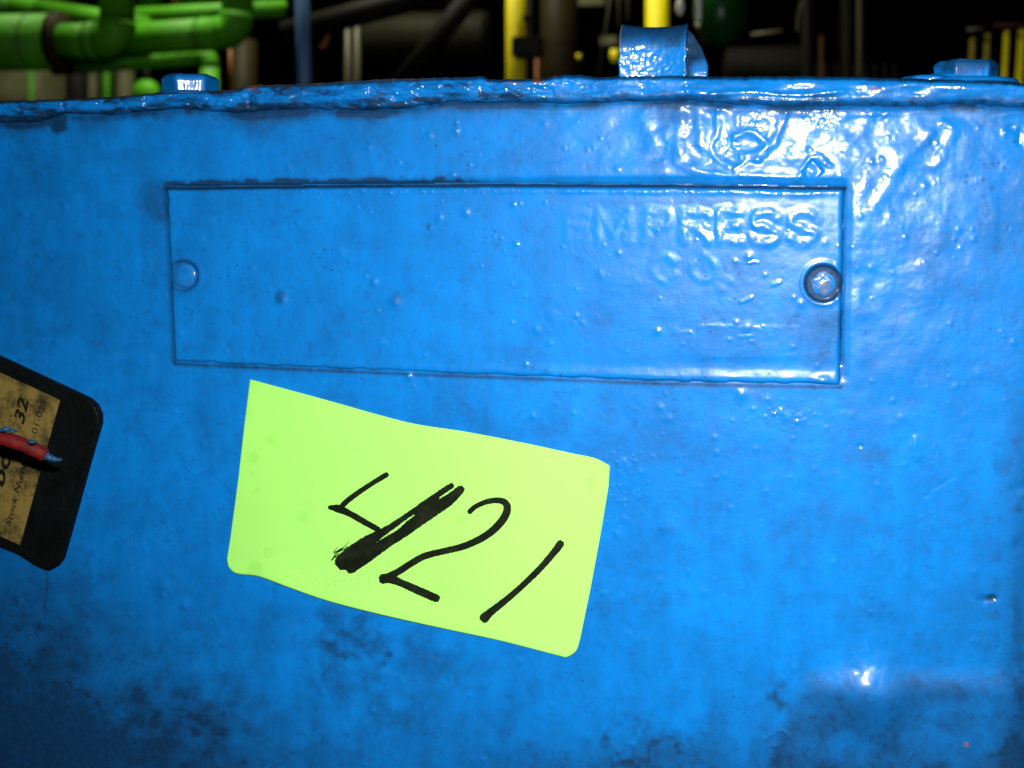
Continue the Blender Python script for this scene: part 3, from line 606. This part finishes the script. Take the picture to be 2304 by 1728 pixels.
for (x, y, r_, a) in ((298, 395, 24, .8), (212, 490, 30, .7), (205, 575, 18, .5), (232, 660, 18, .6), (520, 628, 16, .5), (497, 730, 22, .6), (470, 800, 32, .8), (690, 410, 12, .6), (743, 442, 16, .7), (1080, 402, 14, .6), (1300, 815, 22, .7), (220, 1075, 42, .7), (290, 985, 30, .5), (1190, 1170, 48, .4), (1280, 1163, 12, .7), (1978, 610, 26, .7), (1130, 1255, 30, .4), (410, 340, 20, .3), (830, 260, 30, .3), (190, 260, 24, .5), (1975, 640, 20, .6), (1200, 880, 20, .3)):
    X_, Y_ = Z7(x, y); d = np.hypot(u-X_, v-Y_)/(r_*.43); st = np.maximum(st, a*ss(1.25, .8, d+.15*vn(u/6, v/6, 700)))
for (x, y) in ((205, 100), (2060, 520)):
    X_, Y_ = Z7(x, y); st = np.maximum(st, .6*np.exp(-(((u-X_)/16)**2+((v-Y_)/30)**2)))
X_, Y_ = Z7(190, 230); st = np.maximum(st, .5*np.exp(-(((u-X_)/9)**2+((v-Y_)/40)**2)))
X_, Y_ = Z7(700, 1130); spk = 1.0*np.exp(-(((u-X_)/150)**2+((v-Y_)/40)**2)); X_, Y_ = Z7(1120, 1290); spk = np.maximum(spk, .7*np.exp(-(((u-X_)/60)**2+((v-Y_)/22)**2)))
X_, Y_ = Z7(420, 1080); spk = np.maximum(spk, .7*np.exp(-(((u-X_)/90)**2+((v-Y_)/30)**2)))
def note_pts(u, v, lift): return at(u, v, -0.001*(note_h(u, v)+lift))
pf, pb = note_pts(u, v, 0), note_pts(u, v, -.34)
nn = u.size; i = np.arange(nn).reshape(u.shape); rim = []
for e_ in (i[:, 0], i[-1, :], i[::-1, -1], i[0, ::-1]): rim += [(a, b, b+nn, a+nn) for a, b in zip(e_[:-1], e_[1:])]
np_mesh('paper_sheet', np.concatenate([pf.reshape(-1, 3), pb.reshape(-1, 3)]), np.concatenate([grid_quads(*u.shape), grid_quads(*u.shape, flip=True)+nn, np.array(rim)]), NOTE, note,
        dict(stain=np.r_[st.ravel(), st.ravel()], specks=np.r_[spk.ravel(), spk.ravel()]))
def ribbons(strokes, name, label):
    Vs, Fs = [], []; base = 0; lift = 0.035
    for pts, wds, rag in strokes:
        P = np.array(smooth_pts(pts, 10)) if len(pts) > 2 else np.array([np.array(pts[0])*(1-k/12)+np.array(pts[1])*k/12 for k in range(13)])
        w = np.interp(np.linspace(0, 1, len(P)), np.linspace(0, 1, len(wds)), wds)
        # resample finely
        sL = np.r_[0, np.cumsum(np.hypot(*np.diff(P, axis=0).T))]; m = max(12, int(sL[-1]/5)); q = np.linspace(0, sL[-1], m)
        Pn = np.stack([np.interp(q, sL, P[:, 0]), np.interp(q, sL, P[:, 1])], -1); wn = (1.22 if max(wds) < 55 else 1.0)*np.interp(q, sL, w)
        T = np.gradient(Pn, axis=0); T /= np.hypot(T[:, 0], T[:, 1])[:, None]; Nn = np.stack([-T[:, 1], T[:, 0]], -1)
        # rounded ends
        e0 = np.clip(q/(wn*.45+1e-6), 0, 1); e1 = np.clip((q[-1]-q)/(wn*.45+1e-6), 0, 1)
        wn = wn*np.maximum(.55, np.sqrt(1-(1-np.minimum(e0, e1))**2))
        j1 = rag*vn(q/7, q*0+lift*99, 710); j2 = rag*vn(q/8, q*0+lift*77, 711)
        for side in (1,):
            A_ = Pn+Nn*(wn/2+j1)[:, None]; B2 = Pn-Nn*(wn/2+j2)[:, None]
        for row in zip(A_, Pn, B2):
            for p in row:
                X_, Y_ = Z7(*p); Vs.append(note_pts(np.array(X_), np.array(Y_), lift))
        for k in range(m-1):
            for c in (0, 1):
                Fs.append((base+3*k+c, base+3*k+c+1, base+3*k+c+4, base+3*k+c+3))
        base += 3*m; lift += 0.012
    np_mesh(name, np.array(Vs), np.array(Fs), INKM, note, label=label)
four = [([(917, 572), (850, 612), (770, 664), (705, 712), (668, 748)], [24, 22, 24, 26], 1), ([(600, 748), (655, 756), (720, 785), (800, 830), (875, 872)], [14, 36, 28, 26, 26], 1.5),
        ([(1258, 628), (1150, 700), (1030, 782), (950, 838), (870, 890), (800, 935), (720, 1000), (650, 1062)], [32, 32, 30, 32, 48, 68, 88, 88], 2),
        ([(1310, 642), (1230, 712), (1130, 778), (1040, 842), (975, 892), (900, 938), (800, 1010), (700, 1085)], [40, 62, 68, 66, 56, 60, 64, 50], 2),
        ([(1180, 690), (1105, 745), (1050, 785)], [40, 60, 20], 2)]
for k in range(16):
    a0 = (640+rng.uniform(-25, 40), 1000+rng.uniform(-20, 40)); four.append(([a0, (a0[0]+rng.uniform(15, 60), a0[1]-rng.uniform(20, 60))], [5, 2], 1))
ribbons(four, 'numeral', 'bold overwritten marker figure four')
ribbons([([(1335, 780), (1370, 747), (1430, 720), (1490, 712), (1528, 724), (1540, 758), (1520, 808), (1470, 865), (1400, 913), (1310, 953), (1200, 980), (1110, 1003), (1040, 1040), (970, 1085), (905, 1118)], [24, 22, 24, 26, 30, 34, 36, 34, 32, 30, 28, 30, 30, 30, 34], 1),
         ([(868, 1128), (920, 1122), (1000, 1152), (1100, 1196), (1185, 1232)], [46, 40, 32, 36, 36], 1.5)], 'numeral', 'marker figure two')
ribbons([([(1828, 925), (1795, 972), (1720, 1060), (1650, 1130), (1580, 1195), (1500, 1260), (1440, 1308), (1405, 1345)], [36, 32, 28, 28, 28, 30, 36, 50], 1.5)], 'numeral', 'marker figure one')

# ------------------------------------------------------------------ black tag with paper label, and the red cable across it
tag = empty('black_tag', at(20, 1280, -0.002), 'black plastic plate with a stained tan paper label, fixed at the left of the panel', 'tag')
def slab(name, poly, h0, h1, mat, parent, bev=0.0012, **kw):
    bm = bmesh.new(); top = [bm.verts.new(at(x, y, -h1)) for x, y in poly]; bot = [bm.verts.new(Vector(at(x, y, -h1))*1.0+Vector((0, h1-h0, 0))) for x, y in poly]
    bm.faces.new(top); bm.faces.new(bot[::-1]); n = len(poly)
    for k in range(n): bm.faces.new((top[k], bot[k], bot[(k+1) % n], top[(k+1) % n]))
    bmesh.ops.recalc_face_normals(bm, faces=bm.faces)
    if bev:
        ed = [e for e in bm.edges if all(v in top for v in e.verts)]
        bmesh.ops.bevel(bm, geom=ed, offset=bev, segments=3, affect='EDGES')
    return bm_obj(name, bm, mat, parent, **kw)
slab('backing_plate', [(-330, 655), (0, 807), (105, 856), (174, 888), (198, 900), (212, 914), (221, 934), (221, 955), (202, 1020), (174, 1122), (145, 1227), (135, 1262), (124, 1277), (108, 1285), (96, 1283), (76, 1274), (36, 1248), (0, 1234), (-400, 1060)], 0.0002, 0.0042, BLACKP, tag)
slab('rim_line', [(-300, 690), (0, 829), (139, 893), (137, 898), (0, 834.5), (-300, 696)], 0.004, 0.0050, BLACKP, tag, 0)
slab('paper_label', [(-300, 700), (0, 838), (135, 900), (45, 1226), (0, 1206), (-360, 1050)], 0.004, 0.00435, TAN, tag, 0)
def text(s_, pa, pb, hpx, parent, shear=0.0, bold=0.0, squeeze=1.0, yy=0.00445):
    cu = bpy.data.curves.new('printed_text', 'FONT'); cu.body = s_; cu.size = 1; cu.shear = shear; cu.offset = bold; cu.resolution_u = 3
    tmp = bpy.data.objects.new('tmp', cu); S.collection.objects.link(tmp)
    dg = bpy.context.evaluated_depsgraph_get(); me = bpy.data.meshes.new_from_object(tmp.evaluated_get(dg)); bpy.data.objects.remove(tmp)
    A_ = Vector(at(*pa, -yy)); B2 = Vector(at(*pb, -yy)); ex = (B2-A_).normalized(); ey = Vector((0, 1, 0)).cross(ex)*-1
    xs_ = [v_.co.x for v_ in me.vertices]; w = max(xs_)-min(xs_)
    sx = (B2-A_).length/w; sy = hpx*pxm(*pa, 0)/0.73
    for v_ in me.vertices:
        c = v_.co; v_.co = A_+ex*(c.x-min(xs_))*sx+ey*c.y*sy
    me.materials.append(PRINT)
    finish(bpy.data.objects.new('printed_text', me), parent)
    return ey
ZB = lambda x, y: (x*.2712, 800+y*.2712)
text('32', ZB(195, 575), ZB(238, 368), 27, tag, 0.25, 0.03)
text('-01-025', ZB(295, 690), ZB(385, 375), 15.5, tag, 0.0, 0.0)
text('Turbo', ZB(-95, 1480), ZB(105, 815), 32, tag, 0.15, 0.03)
text('Stock Number', ZB(85, 1420), ZB(255, 780), 14.5, tag, 0.25, 0.012)
cab = empty('red_cable', at(-60, 950, -0.042), 'short red cable end smeared blue, lying across the tan label of the black tag', 'cable')
cp = [(-420, 925, .020), (-200, 950, .019), (-60, 975, .018), (0, 985, .0175), (45, 998, .016), (80, 1013, .0145), (104, 1025, .013)]
pp = smooth_pts([at(x, y, -h_-0.026) for x, y, h_ in cp], 5)
w_ = pxm(0, 985, -.042)
tube('sheath', pp, [16*w_*(1+.04*math.sin(k*1.1)) for k in range(len(pp)-1)]+[13*w_], REDW, cab, 20)
tp = smooth_pts([at(x, y, -h_-0.026) for x, y, h_ in ((100, 1023, .0132), (115, 1031, .012), (128, 1034, .011), (140, 1034, .0098))], 4)
tube('blue_tip', tp, list(np.linspace(10, 3, len(tp))*w_*(1+.15*np.sin(np.arange(len(tp))*2.1))), BLUETIP, cab, 16)
for (x, y, r_) in ((14, 964, 7), (28, 968, 5), (6, 966, 5), (72, 993, 5)):
    c = at(x, y, -.047); tube('paint_smear', [Vector(c)+Vector((k*w_*4, .001*abs(k)-.001, -.0003*abs(k))) for k in (-2, -1, 0, 1, 2)], [w_*r_*.3, w_*r_*.8, w_*r_, w_*r_*.8, w_*r_*.3], BLUETIP, cab, 10)

# ------------------------------------------------------------------ pipework and tanks behind the machine
def pipe(name, pts, rpx, Y, mat, label, cat='pipe', group=None, parts=(), marks=(), bend=1.15, seg=28):
    """pts photo positions at depth Y; elbows rounded; collars and printed marks as parts"""
    W3 = [Vector(at(x, y, Y)) for x, y in pts]; r = rpx*pxm(*pts[0], Y)
    e = empty(name, W3[0], label, cat, group)
    cur = W3[0]
    for k in range(1, len(W3)-1):
        a = arc(W3[k-1], W3[k], W3[k+1], r*bend, 8)
        tube('pipe_section', [cur, a[0]], r, mat, e, seg); tube('elbow', a, r*1.045, mat, e, seg); cur = a[-1]
    tube('pipe_section', [cur, W3[-1]], r, mat, e, seg)
    for (x0, y0, x1, y1, k, m_) in parts:
        tube('collar', [at(x0, y0, Y), at(x1, y1, Y)], r*k, m_, e, seg)
    for (x, y, dx, dy, n, k, sz) in marks:
        c = Vector(at(x, y, Y)); ax = (Vector(at(x+dx, y+dy, Y))-c).normalized(); toC = (Vector(C0)-c); toC = (toC-ax*toC.dot(ax)).normalized(); sd = ax.cross(toC)
        bm = bmesh.new()
        for q in range(n):
            al = math.radians(-72+144*q/(n-1)); 
            for (a0, hw_) in ((-1, .35), (-.3, 1)):
                vs = []
                for (sa, sb) in ((-1, -1), (1, -1), (1, 1), (-1, 1)):
                    aa = al+math.radians(144/(n-1)*.26*hw_)*sa; rad_ = r*k*1.004
                    vs.append(bm.verts.new(c+ax*(r*sz*(a0*.5+.5*sb*(1 if hw_ > .5 else .6)))+(toC*math.cos(aa)+sd*math.sin(aa))*rad_*(1 if hw_ > .5 else 1.002)))
                bm.faces.new(vs)
        bmesh.ops.recalc_face_normals(bm, faces=bm.faces)
        bm_obj('printed_marks', bm, PRINT, e)
    return e
G1 = 'green pipes behind the machine'
pipe('green_pipe', [(-260, 100), (140, 94)], 60, .86, GREEN, 'thickest green pipe, running in from the left edge of the photo', group=G1, parts=((128, 94, 143, 94, 1.04, OLIVE),), marks=((76, 95, 1, 0, 12, 1, .10),))
pipe('green_pipe', [(130, 93), (264, 90), (264, -160)], 38, .86, GREEN, 'green pipe with an elbow turning straight up beside the thickest pipe', group=G1, parts=((200, 91, 218, 91, 1.05, GREEN), (264, 62, 264, 50, 1.06, GREEN)), marks=((264, 42, 0, 1, 11, 1, .22),))
pipe('green_pipe', [(250, 92), (534, 72), (534, -160)], 35, 1.02, GREEN, 'green pipe with its elbow nearest the steel blue post', group=G1, parts=((455, 78, 470, 77, 1.04, GREEN),), marks=((450, 78, 1, 0, 9, 1, .16),))
pipe('green_pipe', [(150, 45), (640, 18)], 18, 1.2, GREEN, 'thin green pipe crossing behind the two elbows', group=G1)
pipe('green_pipe', [(-160, -8), (60, 18), (330, 62)], 24, 1.12, GREEN, 'pale green pipe sloping down from the top left corner', group=G1, marks=((44, 16, 1, .15, 7, 1, .2),))
pipe('green_pipe', [(437, 30), (437, -150)], 33, 1.32, GREEN, 'short upright green pipe between the two elbows', group=G1)
pipe('green_pipe', [(338, 30), (338, -150)], 27, 1.36, GREEN, 'dim upright green pipe just right of the first elbow', group=G1)
pipe('green_pipe', [(120, 150), (470, 124), (475, 300)], 20, 1.15, GREEN, 'low green pipe under the elbows, partly in their shadow', group=G1)
pipe('olive_pipe', [(547, 420), (547, 90)], 30, 1.35, OLIVE, 'dark olive upright pipe left of the steel blue post')
pipe('orange_rod', [(519, 220), (518, 110)], 3.2, 1.1, ORANGE, 'thin orange rod against the olive pipe', 'rod')
pipe('beige_post', [(396, 20), (396, -80)], 9, 1.25, simple('ochre_paint', (.40, .22, .03), .5), 'short ochre post at the top edge between two green uprights', 'post')
pipe('steel_blue_post', [(693, 420), (674, -160)], 16, .80, STEELBLUE, 'thin steel blue post standing behind the cover edge', 'post')
def tank(name, u0, v0, u1, v1, Y, mat, label, axis='z', rr=None):
    a, b2 = Vector(at(u0, v0, Y)), Vector(at(u1, v1, Y))
    e = empty(name, a, label, 'tank'); r = rr*pxm(u0, v0, Y)
    n = 7; ax = (b2-a).normalized(); pts = []; rs = []
    for k in range(n): th_ = math.pi/2*k/(n-1); pts.append(a-ax*r*.35*math.cos(th_)); rs.append(max(.002, r*math.sin(th_)))
    for k in range(n): th_ = math.pi/2*(1-k/(n-1)); pts.append(b2+ax*r*.35*math.cos(th_)); rs.append(max(.002, r*math.sin(th_)))
    tube('shell', pts, rs, mat, e, 48)
    for f in (.12, .88):
        c = a.lerp(b2, f); tube('band', [c-ax*r*.02, c+ax*r*.02], r*1.012, mat, e, 48)
    return e
tank('beige_tank', -300, 240, 118, 232, 1.5, BEIGE, 'beige tank end under the thickest green pipe at the far left', rr=82)
pipe('green_conduit', [(70, 400), (70, 120)], 5, 1.38, GREEN, 'thin green conduit in front of the beige tank end', 'conduit')
pipe('beige_duct', [(206, 400), (206, 100)], 15, 1.6, BEIGE, 'narrow beige duct left of the pale green strip', 'duct')
pipe('green_strip_pipe', [(240, 400), (240, 100)], 9, 1.55, GREEN, 'slim dull green upright just right of the beige duct', 'pipe')
pipe('beige_duct', [(281, 400), (281, 100)], 20, 1.62, BEIGE, 'wider beige duct left of the round green valve', 'duct')
pipe('black_post', [(173, 400), (173, 100)], 24, 1.3, DARK, 'black post standing right of the beige tank end', 'post')
v_ = empty('green_valve', at(330, 210, 1.3), 'rounded green valve body left of the first blue bolt', 'valve')
bm = bmesh.new(); bmesh.ops.create_uvsphere(bm, u_segments=32, v_segments=20, radius=32*pxm(330, 210, 1.3)); 
for q in bm.verts: q.co = Vector((q.co.x, q.co.y*.8, q.co.z*(1 if q.co.z < 0 else .95)))+Vector(at(330, 210, 1.3))
bm_obj('valve_body', bm, GREEN, v_, smooth=True)
tube('valve_stem', [at(330, 195, 1.3), at(330, 150, 1.3)], .006, DARK, v_, 16)
# middle
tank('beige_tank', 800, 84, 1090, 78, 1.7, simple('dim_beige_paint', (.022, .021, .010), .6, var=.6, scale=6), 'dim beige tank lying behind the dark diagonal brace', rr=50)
pipe('dark_brace', [(1100, -60), (905, 185)], 24, 1.25, DARK, 'dark diagonal brace crossing in front of the dim beige tank', 'brace')
pipe('grey_tube', [(783, 420), (783, 62)], 7, 1.1, GREYM, 'left tube of the pair of grey upright tubes', 'tube', 'pair of grey tubes')
pipe('grey_tube', [(803, 420), (804, 50)], 7, 1.1, GREYM, 'right tube of the pair of grey upright tubes', 'tube', 'pair of grey tubes')
pipe('dark_beam', [(640, 75), (1000, -20)], 26, 1.05, DARK, 'dark sloping beam over the tops of the grey tubes', 'beam')
hp_ = [at(712+28*math.cos(a), 78-34*math.sin(a), 1.2) for a in np.linspace(-1.2, 1.2, 12)]
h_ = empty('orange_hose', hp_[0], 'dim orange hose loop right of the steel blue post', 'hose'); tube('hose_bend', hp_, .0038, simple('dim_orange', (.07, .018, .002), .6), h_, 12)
y_ = pipe('yellow_pipe', [(1161, 420), (1161, -160)], 22, 1.15, YELLOW, 'left bright yellow upright pipe, with the dark clamp block', group='bright yellow pipes', seg=36)
cl = empty('clamp_block', at(1183, 105, 1.08), 'dark clamp block and rod in front of the left yellow pipe', 'clamp')
def box(name, u0, v0, u1, v1, Y, dp, mat, parent, bev=.0015, **kw):
    a, b2 = at(u0, v1, Y), at(u1, v0, Y); bm = bmesh.new(); bmesh.ops.create_cube(bm, size=1)
    for q in bm.verts: q.co = Vector((a[0]+(q.co.x+.5)*(b2[0]-a[0]), Y+(q.co.y+.5)*dp, a[2]+(q.co.z+.5)*(b2[2]-a[2])))
    bmesh.ops.bevel(bm, geom=bm.edges[:], offset=bev, segments=2, affect='EDGES'); return bm_obj(name, bm, mat, parent, **kw)
box('block', 1150, 80, 1216, 126, 1.06, .03, DARK, cl); tube('rod', [at(1192, 420, 1.08), at(1192, -160, 1.08)], .0052, DARK, cl, 16); tube('nut', [at(1188, 34, 1.08), at(1188, 46, 1.08)], .008, DARK, cl, 6)
pipe('orange_rod', [(1208, 420), (1208, 118)], 5, 1.15, ORANGE, 'orange rod below the dark clamp block', 'rod')
pipe('olive_pipe', [(1258, 420), (1258, -160)], 42, 1.3, OLIVE, 'thick dark olive pipe right of the left yellow pipe', marks=((1258, 105, 0, 1, 10, 1, .18),))
pipe('yellow_pipe', [(1479, 420), (1479, -160)], 26, 1.2, YELLOW, 'right bright yellow upright pipe, directly behind the bracket', group='bright yellow pipes', seg=36)
b_ = empty('beige_plate', at(1330, 8, 1.5), 'dim beige plate at the top edge between the yellow pipes', 'plate'); box('plate', 1298, -30, 1362, 14, 1.5, .02, BEIGE, b_); box('flange', 1350, 80, 1388, 102, 1.48, .02, BEIGE, b_)
w1 = empty('thin_wire', at(1372, 0, 1.0), 'thin dark wire hanging left of the bracket', 'wire'); tube('wire_strand', [at(1378, -40, 1.0), at(1360, 80, 1.0), at(1345, 180, 1.0)], .0009, GREYM, w1, 8)
pipe('grey_tube', [(1392, 60), (1392, -60)], 3, 1.3, GREYM, 'thin grey tube left of the right yellow pipe, at the top edge', 'tube')
pipe('grey_tube', [(1412, 45), (1413, -60)], 3, 1.3, GREYM, 'thin grey tube nearest the right yellow pipe, at the top edge', 'tube')
pipe('yellow_valve_stub', [(1383, 112), (1383, 140)], 10, 1.25, YELLOW, 'small yellow stub low beside the bracket', 'fitting')
pipe('yellow_valve_stub', [(1302, 122), (1302, 134)], 5, 1.25, YELLOW, 'tiny yellow stub against the olive pipe', 'fitting')
# green bulb, glints
gb = empty('green_lamp_housing', at(1625, -10, .95), 'dark glossy green rounded housing right of the bracket', 'housing')
bm = bmesh.new(); bmesh.ops.create_uvsphere(bm, u_segments=40, v_segments=24, radius=1)
c = Vector(at(1622, 20, .95)); k_ = pxm(1622, 20, .95)
for q in bm.verts: q.co = Vector((q.co.x*62*k_, q.co.y*60*k_, q.co.z*85*k_))+c
bm_obj('housing_shell', bm, GREEN2, gb, smooth=True); tube('housing_neck', [at(1625, -60, .95), at(1625, -170, .95)], 30*k_, GREEN2, gb, 32)
ch = empty('glint_rod', at(1572, 60, .85), 'short rod in pale paint for its metal glint, beside the green housing', 'rod'); tube('rod_shaft', [at(1572, -60, .85), at(1571, 46, .85)], .0034, PALE_GLINT, ch, 16); tube('rod_end', [at(1571, 52, .85), at(1571, 62, .85)], [.0035, .001], PALE_GLINT, ch, 16)
ch = empty('white_glint', at(1530, 15, .9), 'small white oval knob modelled as a solid, between the right yellow pipe and the pale rod', 'glint')  # white solid modelled in place of a glint
bm = bmesh.new(); bmesh.ops.create_uvsphere(bm, u_segments=20, v_segments=14, radius=1); c = Vector(at(1530, 16, .9))
for q in bm.verts: q.co = Vector((q.co.x*.0048, q.co.y*.0048, q.co.z*.0095))+c
bm_obj('glint_body', bm, simple('white_glint_paint', (.75, .75, .68), .3), ch, smooth=True); tube('glint_stem', [c, c+Vector((0, .05, 0))], .002, DARK, ch, 10)
# right side
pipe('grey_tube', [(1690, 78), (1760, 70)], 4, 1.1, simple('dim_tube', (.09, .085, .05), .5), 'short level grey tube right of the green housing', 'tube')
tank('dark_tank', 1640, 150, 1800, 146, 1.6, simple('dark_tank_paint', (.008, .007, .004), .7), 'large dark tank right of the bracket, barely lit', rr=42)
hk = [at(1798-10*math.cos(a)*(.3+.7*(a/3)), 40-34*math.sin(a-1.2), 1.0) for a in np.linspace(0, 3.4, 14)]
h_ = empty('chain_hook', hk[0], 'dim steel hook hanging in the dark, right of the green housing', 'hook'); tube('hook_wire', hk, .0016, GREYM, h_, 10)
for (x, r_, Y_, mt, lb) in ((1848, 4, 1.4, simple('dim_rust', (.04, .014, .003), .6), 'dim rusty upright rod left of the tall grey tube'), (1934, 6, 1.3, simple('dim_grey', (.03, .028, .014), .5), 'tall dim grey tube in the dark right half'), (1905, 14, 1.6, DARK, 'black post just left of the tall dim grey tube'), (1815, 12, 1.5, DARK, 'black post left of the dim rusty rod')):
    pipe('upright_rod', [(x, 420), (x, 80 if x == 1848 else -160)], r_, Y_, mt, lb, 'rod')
ra = empty('slatted_radiator', at(1960, 160, 1.5), 'row of small dim fins just above the cover, right half', 'radiator')
for k in range(9): tube('fin', [at(1836+k*22, 420, 1.5), at(1836+k*22, 142, 1.5)], .0018, DARK, ra, 8)
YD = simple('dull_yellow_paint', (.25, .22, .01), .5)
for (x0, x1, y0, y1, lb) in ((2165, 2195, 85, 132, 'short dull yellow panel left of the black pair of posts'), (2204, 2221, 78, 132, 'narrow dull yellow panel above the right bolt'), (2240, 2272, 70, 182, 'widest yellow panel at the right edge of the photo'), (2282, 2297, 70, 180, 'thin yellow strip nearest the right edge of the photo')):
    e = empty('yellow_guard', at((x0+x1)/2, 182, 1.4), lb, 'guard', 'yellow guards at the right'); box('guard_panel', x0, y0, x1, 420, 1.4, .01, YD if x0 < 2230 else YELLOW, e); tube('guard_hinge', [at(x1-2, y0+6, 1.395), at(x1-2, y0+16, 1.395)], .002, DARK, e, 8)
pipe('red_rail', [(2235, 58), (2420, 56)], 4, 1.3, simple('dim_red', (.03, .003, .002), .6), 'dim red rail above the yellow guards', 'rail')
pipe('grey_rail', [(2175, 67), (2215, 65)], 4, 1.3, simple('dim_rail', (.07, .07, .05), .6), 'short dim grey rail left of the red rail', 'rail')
# far wall
bm = bmesh.new(); bmesh.ops.create_cube(bm, size=1)
for q in bm.verts: q.co = Vector((q.co.x*8, 3.6+q.co.y*.2, q.co.z*5))
bm_obj('back_wall', bm, simple('black_wall', (.002, .002, .0015), .95, scale=2), kind='structure')
